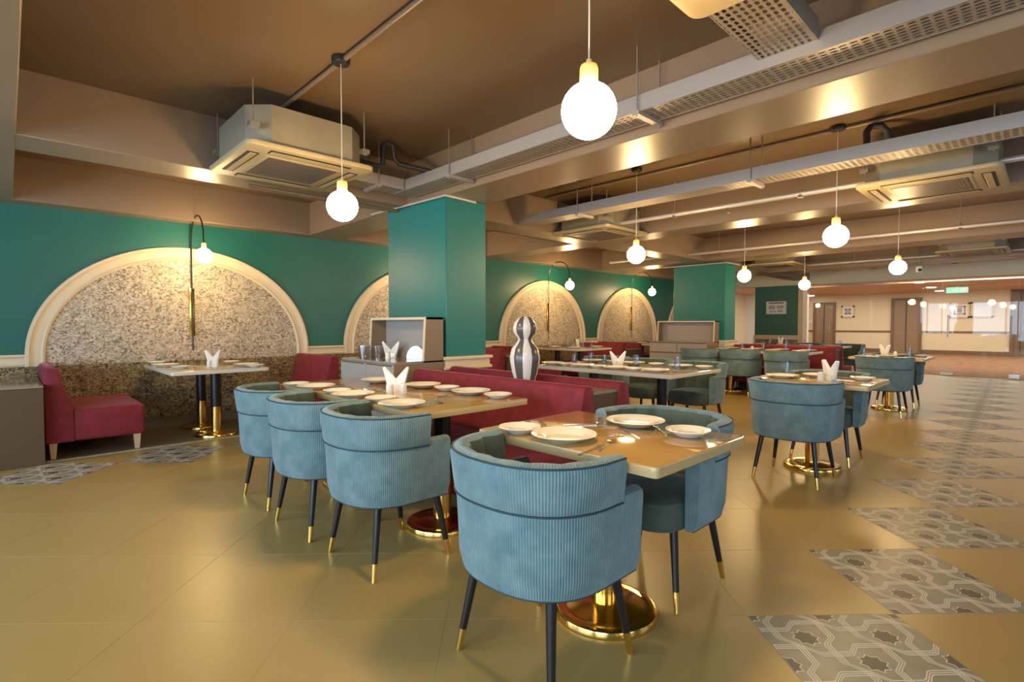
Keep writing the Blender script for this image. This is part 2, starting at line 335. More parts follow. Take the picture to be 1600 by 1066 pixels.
# glass wall to the lobby, lobby beyond
ya, yb = onx(1248, 480, XG)[0], onx(1180, 480, XG)[0]
we = struct(MB().rbox(XG-.02, XG+.3, ya, yb, 0, ZC, .006, 1).build('wall_end', 'teal'))
MB().rbox(XG-.06, XG-.0, ya-.02, yb+.02, RB_, RT_, .01, 2).build('rail', 'cream', we); MB().box(XG-.05, XG+.32, ya-.12, ya, 0, 2.5).build('edge_post', 'cream', we)
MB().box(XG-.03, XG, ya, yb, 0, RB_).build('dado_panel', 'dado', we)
bk = struct(MB().rbox(XG-.1, XG+.25, WY, YW, 2.28, ZC+.02, .006, 1).build('trim_1', 'bulk'))
XL = 27.0; LZ = 2.5
struct(MB().box(XG, XL+.1, -9, 11, -.12, .004).build('floor_lobby', 'carpet')); struct(MB().box(XG+.25, XL+.1, -9, 11, LZ, LZ+.1).build('ceiling_lobby', 'lobc'))
lw = struct(MB().box(XL, XL+.15, -9, 11, 0, LZ).build('wall_lobby', 'lobw'))
MB().rbox(XL-.04, XL, -9, 11, .86, .93, .01, 1).build('chair_rail', 'darkw', lw); MB().box(XL-.02, XL, -9, 11, 0, .16).build('skirting', 'darkw', lw)
struct(MB().box(XG+.25, XL, 9.4, 9.5, 0, LZ).build('wall_lobby_left', 'lobw')); struct(MB().box(XG+.25, XL, -8.6, -8.5, 0, LZ).build('wall_lobby_right', 'lobw'))
def lobdoor(n, p0, p1, top, m):
    a, b = onx(p1, 500, XL)[0], onx(p0, 500, XL)[0]
    d = struct(MB().box(XL-.05, XL-.005, a, b, 0, top).build('door_%d' % n, m))
    f = MB(); f.box(XL-.08, XL-.004, a-.1, a, 0, top+.1); f.box(XL-.08, XL-.004, b, b+.1, 0, top+.1); f.box(XL-.08, XL-.004, a, b, top, top+.1); f.build('door_frame', 'darkw', d)
    MB().box(XL-.085, XL-.05, (a+b)/2-.008, (a+b)/2+.008, .02, top-.02).build('door_seam', 'dark', d); MB().tube([(XL-.09, a+.12, .95), (XL-.09, a+.12, 1.15)], .015).build('door_handle', 'steel', d)
lobdoor(1, 1275, 1302, 2.1, 'door'); lobdoor(2, 1397, 1436, 2.2, 'door')
lobdoor(4, 1584, 1606, 2.4, 'darkw')
struct(MB().box(XL-3.5, XL-3.4, 6.9, 9.4, 0, LZ).build('wall_lobby_pale', 'white'))
area('lobby_lamps', (21.5, 2.0, 2.44), (0, 0, 0), 9, 12, 430, (1, .88, .70))
gw = []
def pane(name, y0, y1, z0=.01, z1=2.28): return struct(MB().box(XG-.006, XG+.006, y0, y1, z0, z1).build(name, 'glass'))
yd0, yd1 = onx(1589, 560, XG)[0], onx(1470, 560, XG)[0]      # glass door leaf
p1 = pane('window_8', yd1+.01, ya-.13); p2 = pane('window_9', yb, YW)
d3 = pane('door_3', yd0+.01, yd1-.01, .01, 2.2); p3 = pane('window_10', WY, yd0-.01)
for y, yy in ((yd0, yd0+.16), (yd0, yd0-.16)):
    h = MB(); yh = yd0+(.11 if yy > y else -.11)
    for sx in (-1, 1):
        h.tube([(XG+sx*.07, yh, .82), (XG+sx*.07, yh, 1.38)], .014)
        for z in (.92, 1.28): h.tube([(XG, yh, z), (XG+sx*.07, yh, z)], .009)
    h.build('door_handle', 'steel', d3 if yy > y else p3)
h = MB(); h.tube([(XG-.07, yd1-.12, .9), (XG-.07, yd1-.12, 1.42)], .014); h.build('door_handle', 'steel', d3)
MB().box(XG-.02, XG+.02, yd1-.22, yd1, .005, .07).build('patch_fitting', 'steel', d3); MB().box(XG-.03, XG+.03, yd0-.05, yd0+.12, .005, .10).build('patch_fitting', 'steel', d3)
MB().box(XG-.02, XG+.02, WY, ya-.13, 2.2, 2.24).build('head_rail', 'steel', p1)
# ================================================================== LAMPS
def pendant(px, py, label, zc=2.78):
    x, y = onz(px, py, 1.925); zg = 1.925
    t = thing('pendant_lamp', label, 'lamp', (x, y, zg), 0, 'globe pendant lamps')
    MB().lathe([(.0, .0), (.05, 0), (.055, .012), (.055, .03), (.03, .034), (.03, .05), (0, .05)], 20, (0, 0, zc-zg)).build('canopy', 'black', t)
    MB().cone((0, 0, .17), (0, 0, zc-zg), .0032, .0032, 6).build('cord', 'cord', t)
    MB().lathe([(0, .172), (.009, .170), (.012, .155), (.028, .150), (.031, .14), (.031, .095), (0, .088)], 20).build('cap', 'cap', t)
    MB().lathe([(.093*math.sin(PI*i/18), -.093*math.cos(PI*i/18)) for i in range(19)], 32).build('globe', 'globe', t)
for px, py, lb in ((920, 173, 'large glowing globe pendant hanging over the nearest square table'), (535, 322, 'glowing globe pendant beside the left ceiling cassette, over the long table'),
                   (994, 398, 'glowing globe pendant over the long table behind the red benches'), (1306, 369, 'glowing globe pendant over the square table right of centre'),
                   (1163, 431, 'glowing globe pendant just right of the far teal column'), (1257, 445, 'smallest glowing globe pendant, right edge of the far teal wall'), (1403, 418, 'glowing globe pendant near the glass doors, right of the others')):
    pendant(px, py, lb)
for x, lb in ((1.60, 'arched wall lamp in the large left arch'), (4.86, 'arched wall lamp in the arch behind the front column'), (7.96, 'arched wall lamp in the third arch, right of the front column'), (11.0, 'arched wall lamp in the fourth arch by the far column')):
    t = thing('arc_wall_lamp', lb+', with glowing globe', 'lamp', (x, YW-.016, 1.06), 0, 'arched wall lamps')
    MB().rbox(-.03, .03, -.035, 0, 0, .57, .006, 2).build('brass_plate', 'brass', t)
    pts = [(0, -.05, -.17), (0, -.05, 1.10)]+[(0, -.05-.27+.27*math.cos(PI*i/14), 1.12+.27*math.sin(PI*i/14)) for i in range(0, 14)]+[(0, -.60, 1.04)]
    MB().tube(pts, .008).build('arc_rod', 'black', t); MB().tube([(0, -.05, 1.2), (0, -.02, 1.36)], .003, 6).build('cable', 'black', t)
    MB().cone((0, -.60, 1.045), (0, -.60, .985), .022, .024, 16).build('cap', 'cap', t)
    MB().lathe([(.085*math.sin(PI*i/16), -.085*math.cos(PI*i/16)) for i in range(17)], 28, (0, -.60, .905)).build('globe', 'globe', t)
# ================================================================== CHAIRS
def chair_path(x_arm, n=40):
    P = []; rx, ry, x0 = .275, .295, -.02
    for sgn in (1, -1):
        seg = [(x_arm+(x0-x_arm)*i/6, ry-.012*(max(0, x_arm-(x_arm+(x0-x_arm)*i/6)-0) * 0), 0, 1) for i in range(6)]
        P.append([(x, sgn*y, 0, sgn) for x, y, _, _ in seg])
    A = []
    for i in range(n+1):
        t = PI/2+PI*i/n; e = .86
        cx, sy = math.cos(t), math.sin(t); x = x0+rx*math.copysign(abs(cx)**e, cx); y = ry*math.copysign(abs(sy)**e, sy)
        nx, ny = cx/rx, sy/ry; l = math.hypot(nx, ny); A.append((x, y, nx/l, ny/l))
    return P[0]+A+P[1][::-1]
def make_chair(label, loc, rotz):
    t = thing('dining_chair', label, 'chair', loc, rotz, 'blue barrel dining chairs')
    sh = MB(); sh.sweep(chair_path(.175), [(-.05, .335, 0), (-.018, .345, 0), (-.004, .40, 0), (0, .50, 0), (.006, .615, 0), (.002, .632, 0), (-.014, .642, 0), (-.040, .642, 0), (-.054, .632, 0), (-.058, .61, 0), (-.058, .42, 0), (-.058, .345, 0)])
    sh.build('shell', 'blue', t)
    bd = MB(); bd.sweep(chair_path(.045), [(.004, .612, 0), (.012, .622, 0), (.018, .66, 0), (.028, .745, 0), (.024, .762, 0), (.008, .774, 0), (-.018, .774, 1), (-.036, .762, 1), (-.048, .70, 1), (-.056, .612, 1)], scal=lambda L: -.016*abs(math.sin(PI*L/.115))+.006)
    band = bd.build('back_band', ['blue', 'blue_shaded'], t); nk = 10
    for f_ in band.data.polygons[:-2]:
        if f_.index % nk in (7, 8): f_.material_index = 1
    pp = MB()
    for z, o_ in ((.617, .012), (.766, .022)):
        pp.tube([(x+nx*o_, y+ny*o_, z) for x, y, nx, ny in chair_path(.045)], .0035, 6)
    pp.tube([(x-nx*.022, y-ny*.022, .342) for x, y, nx, ny in chair_path(.175)], .004, 6); pp.build('piping', 'pipe', t)
    inn = MB(); inn.sweep(chair_path(.02), [(-.056, .44, 0), (-.056, .64, 0), (-.066, .66, 1), (-.072, .56, 1), (-.072, .44, 1)], scal=lambda L: -.012*abs(math.sin(PI*L/.115))); inn.build('back_cushion', 'blue_shaded', t)
    st = MB(); n = 40
    lay = [(.90, .325), (.97, .335), (1.0, .36), (1.0, .42), (.97, .45), (.88, .466), (.6, .474), (0.001, .476)]
    for q, (k, z) in enumerate(lay):
        for i in range(n):
            a = 2*PI*i/n; e = .55; c, s_ = math.cos(a), math.sin(a)
            st.v.append((.035+.265*k*math.copysign(abs(c)**e, c), .232*k*math.copysign(abs(s_)**e, s_), z))
    for q in range(len(lay)-1):
        for i in range(n): st.f.append((q*n+i, q*n+(i+1) % n, (q+1)*n+(i+1) % n, (q+1)*n+i)); st.m.append(0)
    st.f.append(tuple(range(n))[::-1]); st.m.append(0)
    st.build('seat', 'blue_shaded', t)
    for sx in (-1, 1):
        for sy in (-1, 1):
            a, b = Vector((sx*.165, sy*.18, .345)), Vector((sx*.218, sy*.228, 0)); m_ = a.lerp(b, .76)
            lg = MB().cone(a, m_, .019, .0135, 12).build('leg', 'black', t); MB().cone(m_, b, .0137, .0105, 12).build('ferrule', 'brass', lg)
    return t
proto = make_chair('blue barrel chair nearest the camera, back turned, at the nearest square table', (1.39, 1.265, 0), 0)
CH = [((2.19, 1.28), PI, 'blue barrel chair on the far side of the nearest square table'),
 ((1.415, 2.385), 0, 'nearest of three blue barrel chairs along the long table at left centre'), ((1.385, 3.045), .03, 'middle of three blue barrel chairs along the long table at left centre'), ((1.40, 3.70), 0, 'leftmost of three blue barrel chairs, far end of the long table at left centre'),
 ((4.41, 1.375), 0, 'blue barrel chair with back turned at the square table right of centre'), ((5.24, 1.37), PI, 'blue barrel chair on the far side of the square table right of centre'),
 ((8.40, 1.53), 0, 'blue barrel chair with back turned at the far square table by the glass doors'), ((9.45, 1.55), PI, 'blue barrel chair behind the far square table, seen over its plates'),
 ((5.55, 2.76), PI, 'blue barrel chair at the near end of the long table behind the red benches'), ((5.62, 3.42), PI, 'middle blue barrel chair on the far side of the long table behind the benches'), ((5.66, 4.08), PI, 'farthest blue barrel chair, low behind the long table with water glasses'),
 ((8.93, 2.93), 0, 'right one of three blue chairs seen from behind in a far row'), ((9.0, 3.68), 0, 'middle one of three blue chairs seen from behind in a far row'), ((8.93, 4.37), 0, 'left one of three blue chairs seen from behind, beside the far grey console'),
 ((13.05, 3.05), PI, 'dark blue chair at the right end of the farthest long table'), ((13.1, 3.8), PI, 'dark blue chair in the middle behind the farthest long table'), ((13.1, 4.55), PI, 'dark blue chair at the left end of the farthest long table')]
for (x, y), r, lb in CH: again(proto, lb, (x, y, 0), r)
# ================================================================== TABLES
def make_table(name, label, x0, x1, y0, y1, poles, pale=False, rotz=0, br=.215):
    cx, cy = (x0+x1)/2, (y0+y1)/2; t = thing(name, label, 'table', (cx, cy, 0), rotz, 'dining tables')
    hx, hy = (x1-x0)/2, (y1-y0)/2; rc = .018
    ol = [(sx*(hx-rc)+rc*math.cos(q), sy*(hy-rc)+rc*math.sin(q)) for (sx, sy, q0) in ((1, 1, 0), (-1, 1, PI/2), (-1, -1, PI), (1, -1, PI*1.5)) for q in (q0, q0+.52, q0+1.05, q0+PI/2)]
    top = MB().prism(ol, .712, .75, 'z', r=.006, seg=2).build('table_top', ['tstone', 'tsedge'] if pale else ['ttop', 'tedge'], t)
    for f_ in top.data.polygons: f_.material_index = 0 if abs(f_.normal.z) > .9 else 1
    for (px, py) in poles:
        px, py = px-cx, py-cy
        MB().cone((px, py, .30), (px, py, .71), .05, .05, 24).build('pole', 'black', t); MB().cone((px, py, .03), (px, py, .31), .053, .053, 24).build('brass_sleeve', 'brass', t)
        MB().lathe([(0, 0), (br, 0), (br+.003, .012), (br-.004, .028), (br-.02, .034), (br-.035, .030), (br-.06, .034), (.09, .046), (.06, .05), (0, .05)], 48, (px, py, 0)).build('base_disc', 'brass', t)
        MB().rbox(px-.11, px+.11, py-.11, py+.11, .704, .713, .003, 1).build('mount_plate', 'black', t)
    return t
make_table('square_table', 'nearest tan square table on a round brass pedestal', 1.45, 2.135, .845, 1.71, [(1.775, 1.275)])
make_table('long_table', 'long tan table between three blue chairs and a red bench', 1.475, 2.275, 2.20, 4.05, [(1.86, 2.52), (1.86, 3.66)])
make_table('square_table', 'tan square table right of centre with brass pedestal between two blue chairs', 4.47, 5.19, .905, 1.77, [(4.84, 1.37)])
make_table('square_table', 'far square table on brass pedestal near the glass doors', 8.47, 9.38, 1.12, 1.97, [(8.98, 1.57)])
make_table('long_table', 'long pale-edged table behind the red benches, set with glasses', 4.20, 5.22, 2.32, 4.02, [(4.78, 2.74), (4.78, 3.6)], True)
make_table('long_table', 'far long table in front of the far red bench, behind three chairs', 9.06, 9.76, 2.62, 4.28, [(9.44, 2.95), (9.44, 4.02)], True)
make_table('long_table', 'farthest long table beside the teal end wall', 11.85, 12.62, 2.86, 4.85, [(12.2, 3.2), (12.2, 4.4)], True)
make_table('booth_table', 'wall booth table on two black and brass posts under the left arch', 1.10, 1.98, 5.72, 7.08, [(1.62, 6.30), (1.62, 6.90)], True)
make_table('booth_table', 'wall booth table with glasses under the third arch', 7.42, 8.42, 5.9, 7.08, [(7.9, 6.25), (7.9, 6.85)], True)
make_table('booth_table', 'wall booth table with glasses under the fourth arch', 10.5, 11.5, 5.9, 7.08, [(11.0, 6.25), (11.0, 6.85)], True)
# ================================================================== BENCHES AND PARTITIONS
def bench(label, x, y0, y1, rotz, depth=.72):
    """upholstered bench; local x = front, origin at the back; spans y0..y1"""
    L = y1-y0; t = thing('upholstered_bench', label, 'bench', (x, (y0+y1)/2, 0), rotz, 'burgundy benches')
    MB().prism([(0, .15), (-.005, .78), (.02, .81), (.075, .812), (.10, .79), (.13, .64), (.19, .44), (.20, .15)], -L/2, L/2, 'y', r=.012, seg=2).build('backrest', 'red', t)
    MB().rbox(.19, depth, -L/2, L/2, .15, .435, .028, 3).build('seat', 'red', t)
    for px in (.05, depth-.06):
        for sy in (-1, 1):
            y = sy*(L/2-.06); m = MB(); a, b = .028, .017
            m.add([(px+sx*k, y+q*k, z) for k, z in ((b, 0), (a, .15)) for sx, q in ((-1, -1), (1, -1), (1, 1), (-1, 1))], [(0, 3, 2, 1), (4, 5, 6, 7)]+[(i, (i+1) % 4, 4+(i+1) % 4, 4+i) for i in range(4)])
            m.build('leg', 'wood', t)
    return t
def partition(label, x0, x1, y0, y1, z):
    t = thing('low_partition', label, 'partition', ((x0+x1)/2, (y0+y1)/2, 0), 0, 'brown low partitions'); a, b = (x1-x0)/2, (y1-y0)/2
    MB().rbox(-a, a, -b, b, 0, z-.02, .003, 1).build('body', 'lamd', t); MB().rbox(-a, a, -b, b, z-.02, z, .003, 1).build('counter_top', 'ltop', t); return t
bench('single burgundy bench seat with pale wooden legs, far left against the arch wall', .225, 6.07, 7.14, 0)
bench('burgundy bench across the left booth table, left of the grey console', 2.92, 6.07, 7.14, PI)
partition('low brown cabinet at the left edge against the wall', -1.3, .215, 5.95, 7.16, .68)
bench('long burgundy bench facing the three blue chairs, nearest of all benches', 2.66, 2.0, 3.88, PI)
partition('brown divider between the two back-to-back red benches', 2.665, 2.945, 2.02, 3.88, .765)
bench('long burgundy bench behind the striped vase, facing away from the camera', 2.95, 2.0, 3.88, 0, .66)
bench('burgundy booth bench just right of the front column', 5.72, 6.05, 7.14, PI); partition('brown divider between booths right of the front column', 5.73, 6.38, 6.0, 7.16, .70)
bench('burgundy booth bench left of the booth table under the third arch', 6.39, 6.05, 7.14, 0)
bench('burgundy booth bench right of the booth table under the third arch', 9.1, 6.05, 7.14, PI); partition('brown divider between the third and fourth arch booths', 9.11, 9.6, 6.0, 7.16, .70)
bench('burgundy booth bench left of the booth table under the fourth arch', 9.61, 6.05, 7.14, 0)
bench('burgundy booth bench at the far right of the fourth arch booth', 12.3, 6.05, 7.14, PI)
bench('burgundy bench facing the far row of three blue chairs', 10.25, 2.55, 4.28, PI, .66); partition('brown divider between the far back-to-back benches', 10.26, 10.55, 2.57, 4.28, .765)
bench('burgundy bench in front of the farthest long table', 10.56, 2.55, 4.28, 0)
# ================================================================== CONSOLES
def console(label, x0, x1, y0, y1, z=.87, zt=1.265):
    t = thing('service_console', label, 'console', (x0, (y0+y1)/2, 0), 0, 'grey service consoles'); d = x1-x0; b = (y1-y0)/2
    MB().box(.02, d, -b+.02, b-.02, .02, z-.02).build('body', 'lamg', t)
    MB().rbox(0, d, -b, b, z-.02, z, .003, 1).build('counter_top', 'ltop', t)
    MB().prism([(0, .0), (0, z-.02), (d-.22, z-.02), (d-.22, z), (d-.195, zt), (d, zt), (d, 0)], -b, -b+.02, 'y').build('side_panel', 'lam', t, False)
    MB().prism([(0, .0), (0, z-.02), (d-.22, z-.02), (d-.22, z), (d-.195, zt), (d, zt), (d, 0)], b-.02, b, 'y').build('side_panel', 'lam', t, False)
    MB().box(d-.03, d-.005, -b+.02, b-.02, z, zt-.02).build('back_panel', 'lamg', t); MB().box(d-.198, d, -b, b, zt-.02, zt).build('hood_top', 'lamg', t)
    f = MB(); f.prism([(d-.224, z), (d-.199, zt), (d-.19, zt), (d-.214, z)], -b-.002, -b+.022, 'y'); f.prism([(d-.224, z), (d-.199, zt), (d-.19, zt), (d-.214, z)], b-.022, b+.002, 'y'); f.box(d-.2, d-.19, -b, b, zt-.022, zt+.002); f.build('hood_edge', 'cream', t)
    for (u0, u1, z0, z1) in ((-b+.004, -.004, .66, .845), (.004, b-.004, .66, .845), (-b+.004, b-.004, .44, .652), (-b+.004, b-.004, .06, .432)):
        dr = MB().rbox(-.012, .02, u0, u1, z0, z1, .003, 1).build('drawer', 'lamg', t); MB().box(-.014, -.008, u0+.02, u1-.02, z1-.012, z1-.004).build('finger_pull', 'dark', dr)
    return t
console('grey service console with angled hood in front of the front teal column', 2.39, 2.91, 3.92, 4.90)
console('far grey service console in front of the far teal column', 9.32, 9.82, 4.42, 5.62)
# ================================================================== TABLEWARE
def mk_plate(r):
    k = r/.135
    return MB().lathe([(0, .010), (.062*k, .010), (.078*k, .013), (.088*k, .021), (.118*k, .026), (.133*k, .030), (.135*k, .028), (.120*k, .020), (.09*k, .013), (.075*k, .002), (.06*k, 0), (0, .003)], 40).mesh('plate', 'china')
BIG, SMALL = mk_plate(.128), mk_plate(.088)
def plate(big, x, y, label, z=.75):
    o = loop_obj('dinner_plate' if big else 'side_plate', BIG if big else SMALL, None, (x, y, z)); return tag(o, label, 'plate', 'white plates')
tm = MB(); tm.lathe([(0, .006), (.024, .006), (.029, .12), (.032, .12), (.028, 0), (0, 0)], 20); TUM = tm.mesh('water_glass', 'tumbler')
def tumbler(x, y, label, z=.75): return tag(loop_obj('water_glass', TUM, None, (x, y, z)), label, 'glass', 'water glasses')
def outline(pts, z0=.0, th_=.0025): return MB().prism(pts, z0, z0+th_, 'z')
def bar(L0, L1, w0, w1): return [(L0, -w0), (L1, -w1), (L1, w1), (L0, w0)]
kn = outline([(-.10, -.006), (.0, -.004), (.02, -.010), (.09, -.009), (.108, .004), (.02, .006), (0, .004), (-.10, .006)]).mesh('knife', 'steel')
sp_ = outline(bar(-.10, .05, .006, .003)); sp_.lathe([(.0, .004), (.012, .003), (.018, .006), (.0185, .007), (.012, .005), (0, .006)], 16, (.068, 0, 0)); SPN = sp_.mesh('spoon', 'steel')
fk_ = outline(bar(-.10, .04, .006, .003)); fk_.prism(bar(.04, .062, .004, .012), 0, .0025)
for q in (-.0095, -.0032, .0032, .0095): fk_.prism([(.062, q-.0018), (.10, q-.0012), (.10, q+.0012), (.062, q+.0018)], .0, .0025)
FRK = fk_.mesh('fork', 'steel'); CUT = {'knife': kn, 'spoon': SPN, 'fork': FRK}
def cutlery(k, x, y, rot, label, z=.7505): return tag(loop_obj(k, CUT[k], None, (x, y, z), rot), label, k, 'table cutlery')
def napkin_holder(x, y, rot, label, z=.75):
    t = thing('napkin_holder', label, 'napkin holder', (x, y, z), rot, 'napkin holders')
    MB().rbox(-.03, .03, -.055, .055, 0, .008, .002, 1).build('holder_base', 'china', t)
    for sx in (-1, 1): MB().rbox(sx*.022-.003, sx*.022+.003, -.045, .045, .008, .05, .002, 1).build('holder_side', 'china', t)
    for sy in (-1, 1):
        n = MB(); n.prism([(0, .01), (sy*.05, .01), (sy*.088, .158), (sy*.076, .166), (0, .082)], -.016, .016, 'x', r=.003, seg=1); n.build('folded_napkin', 'napkin', t)
def shaker(x, y, label, z=.75):
    t = thing('salt_shaker', label, 'shaker', (x, y, z), 0, 'white shakers'); MB().lathe([(0, 0), (.022, 0), (.024, .004), (.023, .058), (0, .058)], 20).build('body', 'china', t)
    MB().lathe([(.023, .058), (.022, .066), (.012, .072), (0, .073)], 20).build('cap', 'china', t)
T1, T2 = 'the nearest square table', 'the left-centre long table'
def at(px, py, z=.765): return onz(px, py, z)
for big, px, py, lb in ((1, 881, 682, 'large dinner plate nearest the camera on '+T1), (0, 812, 671, 'small side plate at the left corner of '+T1), (1, 993, 660, 'large dinner plate on the far side of '+T1), (0, 1075, 676, 'small side plate near the right corner of '+T1),
  (1, 628, 632, 'large plate before the nearest of three chairs at '+T2), (1, 552, 617, 'large plate before the middle of three chairs at '+T2), (1, 494, 604.5, 'large plate before the leftmost of three chairs at '+T2),
  (1, 661, 602.5, 'large plate on the bench side of '+T2+', beside the napkins'), (1, 736, 612.5, 'large dinner plate at the bench side near end of '+T2), (1, 590, 594.5, 'large dinner plate at the far end, bench side, of '+T2),
  (0, 594, 624, 'side plate between the two nearest large plates on '+T2), (0, 527, 612, 'side plate beside the middle chair at '+T2), (0, 463, 601, 'side plate at the far left end of '+T2), (0, 698, 607, 'side plate between two dinner plates on the bench side of '+T2), (0, 778, 618.5, 'side plate at the near right corner of '+T2)):
    x, y = at(px, py); plate(big, x, y, lb)
x, y = at(619, 611, .75); napkin_holder(x, y, .8, 'white napkin holder with butterfly-folded napkins on '+T2)
for px, py, lb in ((609, 617, 'left white shaker in front of the napkin holder on '), (630, 616, 'right white shaker in front of the napkin holder on ')): x, y = onz(px, py, .75); shaker(x, y, lb+T2)
for k, px, py, r, lb in (('knife', 925, 703, .2, 'knife beside the nearest dinner plate on '), ('spoon', 948, 697, .35, 'spoon near the front edge of '), ('fork', 935, 681, -.8, 'fork between the two dinner plates of '), ('fork', 935, 658, .5, 'fork left of the far dinner plate on '), ('spoon', 915, 664, -.6, 'spoon behind the nearest dinner plate on '), ('knife', 985, 678, .9, 'knife in front of the far dinner plate on '), ('fork', 1030, 672, .8, 'fork between far dinner plate and right side plate on ')):
    x, y = onz(px, py, .75); cutlery(k, x, y, r, lb+T1)
for k, px, py, r, lb in (('knife', 668, 629, -.2, 'knife right of the nearest dinner plate on '), ('spoon', 672, 633, -.1, 'spoon right of the nearest dinner plate on '), ('fork', 596, 613, .3, 'fork near the middle dinner plate on '), ('spoon', 588, 610, .1, 'spoon near the middle dinner plate on '), ('fork', 690, 621, .6, 'fork left of the near-right dinner plate on '), ('knife', 522, 603, .3, 'knife at the far end of ')):
    x, y = onz(px, py, .75); cutlery(k, x, y, r, lb+T2)
T5 = 'the long table behind the benches'; OR = ('first', 'second', 'third', 'fourth', 'fifth', 'sixth')
def row(kind, xs, ys, lb):
    for i, (x, y) in enumerate(zip(xs, ys)):
        l = OR[i]+' '+lb
        plate(kind == 'big', x, y, l) if kind in ('big', 'small') else tumbler(x, y, l)
row('big', [4.38]*4, [2.58, 3.02, 3.45, 3.86], 'large plate from the near end, bench side, on '+T5); row('big', [5.05]*3, [2.68, 3.25, 3.82], 'large plate from the near end, chair side, on '+T5)
row('small', [4.36, 4.36, 4.36], [2.80, 3.24, 3.66], 'side plate from the near end, bench side, on '+T5); row('small', [5.08]*3, [2.44, 2.98, 3.53], 'side plate from the near end, chair side, on '+T5)
row('glass', [4.58, 4.60, 4.62, 4.58], [2.46, 2.92, 3.34, 3.72], 'water glass from the near end, bench side, on '+T5); row('glass', [4.86]*3, [2.62, 3.10, 3.70], 'water glass from the near end, chair side, on '+T5)
napkin_holder(4.70, 3.22, .8, 'white napkin holder in the middle of '+T5); shaker(4.62, 3.16, 'white shaker beside the napkin holder on '+T5)
for k, x, y, r, lb in (('spoon', 4.40, 2.40, .3, 'spoon at the near corner of '), ('fork', 4.52, 2.72, .2, 'fork in the middle of the bench side of '), ('knife', 5.0, 2.86, .1, 'knife on the chair side of ')): cutlery(k, x, y, r, lb+T5)
TB = 'the square table right of centre'
for big, px, py, lb in ((1, 1222, 588, 'dinner plate behind the turned chair back on '), (1, 1280, 587, 'dinner plate behind the shaker on '), (0, 1348, 592, 'side plate at the right end of ')):
    x, y = at(px, py); plate(big, x, y, lb+TB)
x, y = onz(1297, 595, .75); napkin_holder(x, y, -.7, 'white napkin holder standing on '+TB); x, y = onz(1282, 595, .75); shaker(x, y, 'white shaker left of the napkin holder on '+TB); x, y = onz(1229, 588, .75); tumbler(x, y, 'water glass at the left of '+TB)
cutlery('spoon', *onz(1320, 598, .75), .6, 'spoon right of the napkin holder on '+TB)
TD = 'the far square table by the glass doors'
plate(1, 8.62, 1.55, 'dinner plate on the near side of '+TD); plate(1, 9.12, 1.5, 'dinner plate on the far side of '+TD); plate(0, 9.05, 1.22, 'side plate at the right end of '+TD)
napkin_holder(8.9, 1.62, -.7, 'white napkin holder on '+TD); shaker(8.9, 1.5, 'white shaker beside the napkin holder on '+TD); tumbler(8.85, 1.86, 'left water glass on '+TD); tumbler(8.92, 1.34, 'right water glass on '+TD)
TE = 'the far long table by the console'; ys = [2.8+.42*i for i in range(4)]
row('big', [9.2]*4, ys, 'plate from the right, chair side, on '+TE); row('big', [9.58]*4, ys, 'plate from the right, bench side, on '+TE); row('glass', [9.38]*5, [2.72+.36*i for i in range(5)], 'water glass from the right on '+TE); shaker(9.36, 3.62, 'white shaker in the middle of '+TE)
TF = 'the farthest long table'; row('big', [12.05]*4, [3.1+.47*i for i in range(4)], 'dinner plate from the right, near side, on '+TF); row('glass', [12.2, 12.2, 12.2, 12.2, 12.2, 12.2], [2.98+.34*i for i in range(6)], 'water glass from the right on '+TF); napkin_holder(12.3, 4.15, -.7, 'white napkin holder on '+TF)
TG = 'the booth table under the left arch'
for i, (px, py) in enumerate(((245, 567), (258, 571), (283, 574))): x, y = at(px, py); plate(i == 1, x, y, OR[i]+' plate from the left on '+TG)
for i, (px, py) in enumerate(((362, 566), (385, 570), (398, 572))): x, y = at(px, py); plate(i == 1, x, y, OR[i]+' plate right of the napkin holder on '+TG)
x, y = onz(333, 570, .75); napkin_holder(x, y, .8, 'white napkin holder on '+TG); x, y = onz(327, 574, .75); shaker(x, y, 'left white shaker on '+TG); x, y = onz(338, 574, .75); shaker(x, y, 'right white shaker on '+TG)
for c, nm in ((7.92, 'the booth table under the third arch'), (11.0, 'the booth table under the fourth arch')):
    row('big', [c-.33]*2+[c+.33]*2, [6.15, 6.65]*2, 'plate in left-to-right order on '+nm); row('glass', [c-.15, c-.12, c+.12, c+.15], [6.1, 6.5, 6.1, 6.5], 'glass in left-to-right order on '+nm); napkin_holder(c, 6.35, -.7, 'white napkin holder on '+nm)
# things on the console
def bucket(x, y, z, k, label):
    o = MB().lathe([(0, .004), (.042*k, .004), (.062*k, .125*k), (.066*k, .128*k), (.066*k, .124*k), (.046*k, 0), (0, 0)], 28).build('steel_bucket', 'steel', None, True, (x, y, z)); return tag(o, label, 'bucket', 'steel buckets')
ZK = .87
x, y = onz(570, 561, ZK); bucket(x, y, ZK, 1, 'left steel bucket on the front service console'); x, y = onz(588, 559, ZK); bucket(x+.03, y, ZK, .9, 'second steel bucket, behind the left one on the front service console')
x, y = onz(597, 560, ZK); napkin_holder(x+.1, y, .8, 'napkin holder with butterfly napkins on the front service console', ZK); x, y = onz(606, 562, ZK); shaker(x, y, 'white shaker on the front service console', ZK)
x, y = onz(646, 561, ZK); t = thing('napkin_stand', 'steel fan-shaped stand with white napkins on the front service console', 'napkin stand', (x+.03, y, ZK), -.75)
hc = [(.085*math.cos(PI*i/14), .008+.115*math.sin(PI*i/14)) for i in range(15)]
MB().prism(hc, .030, .034, 'y').build('stand_side', 'steel', t, False); MB().prism(hc, -.034, -.030, 'y').build('stand_side', 'steel', t, False); MB().rbox(-.085, .085, -.034, .034, 0, .008, .002, 1).build('stand_base', 'steel', t)
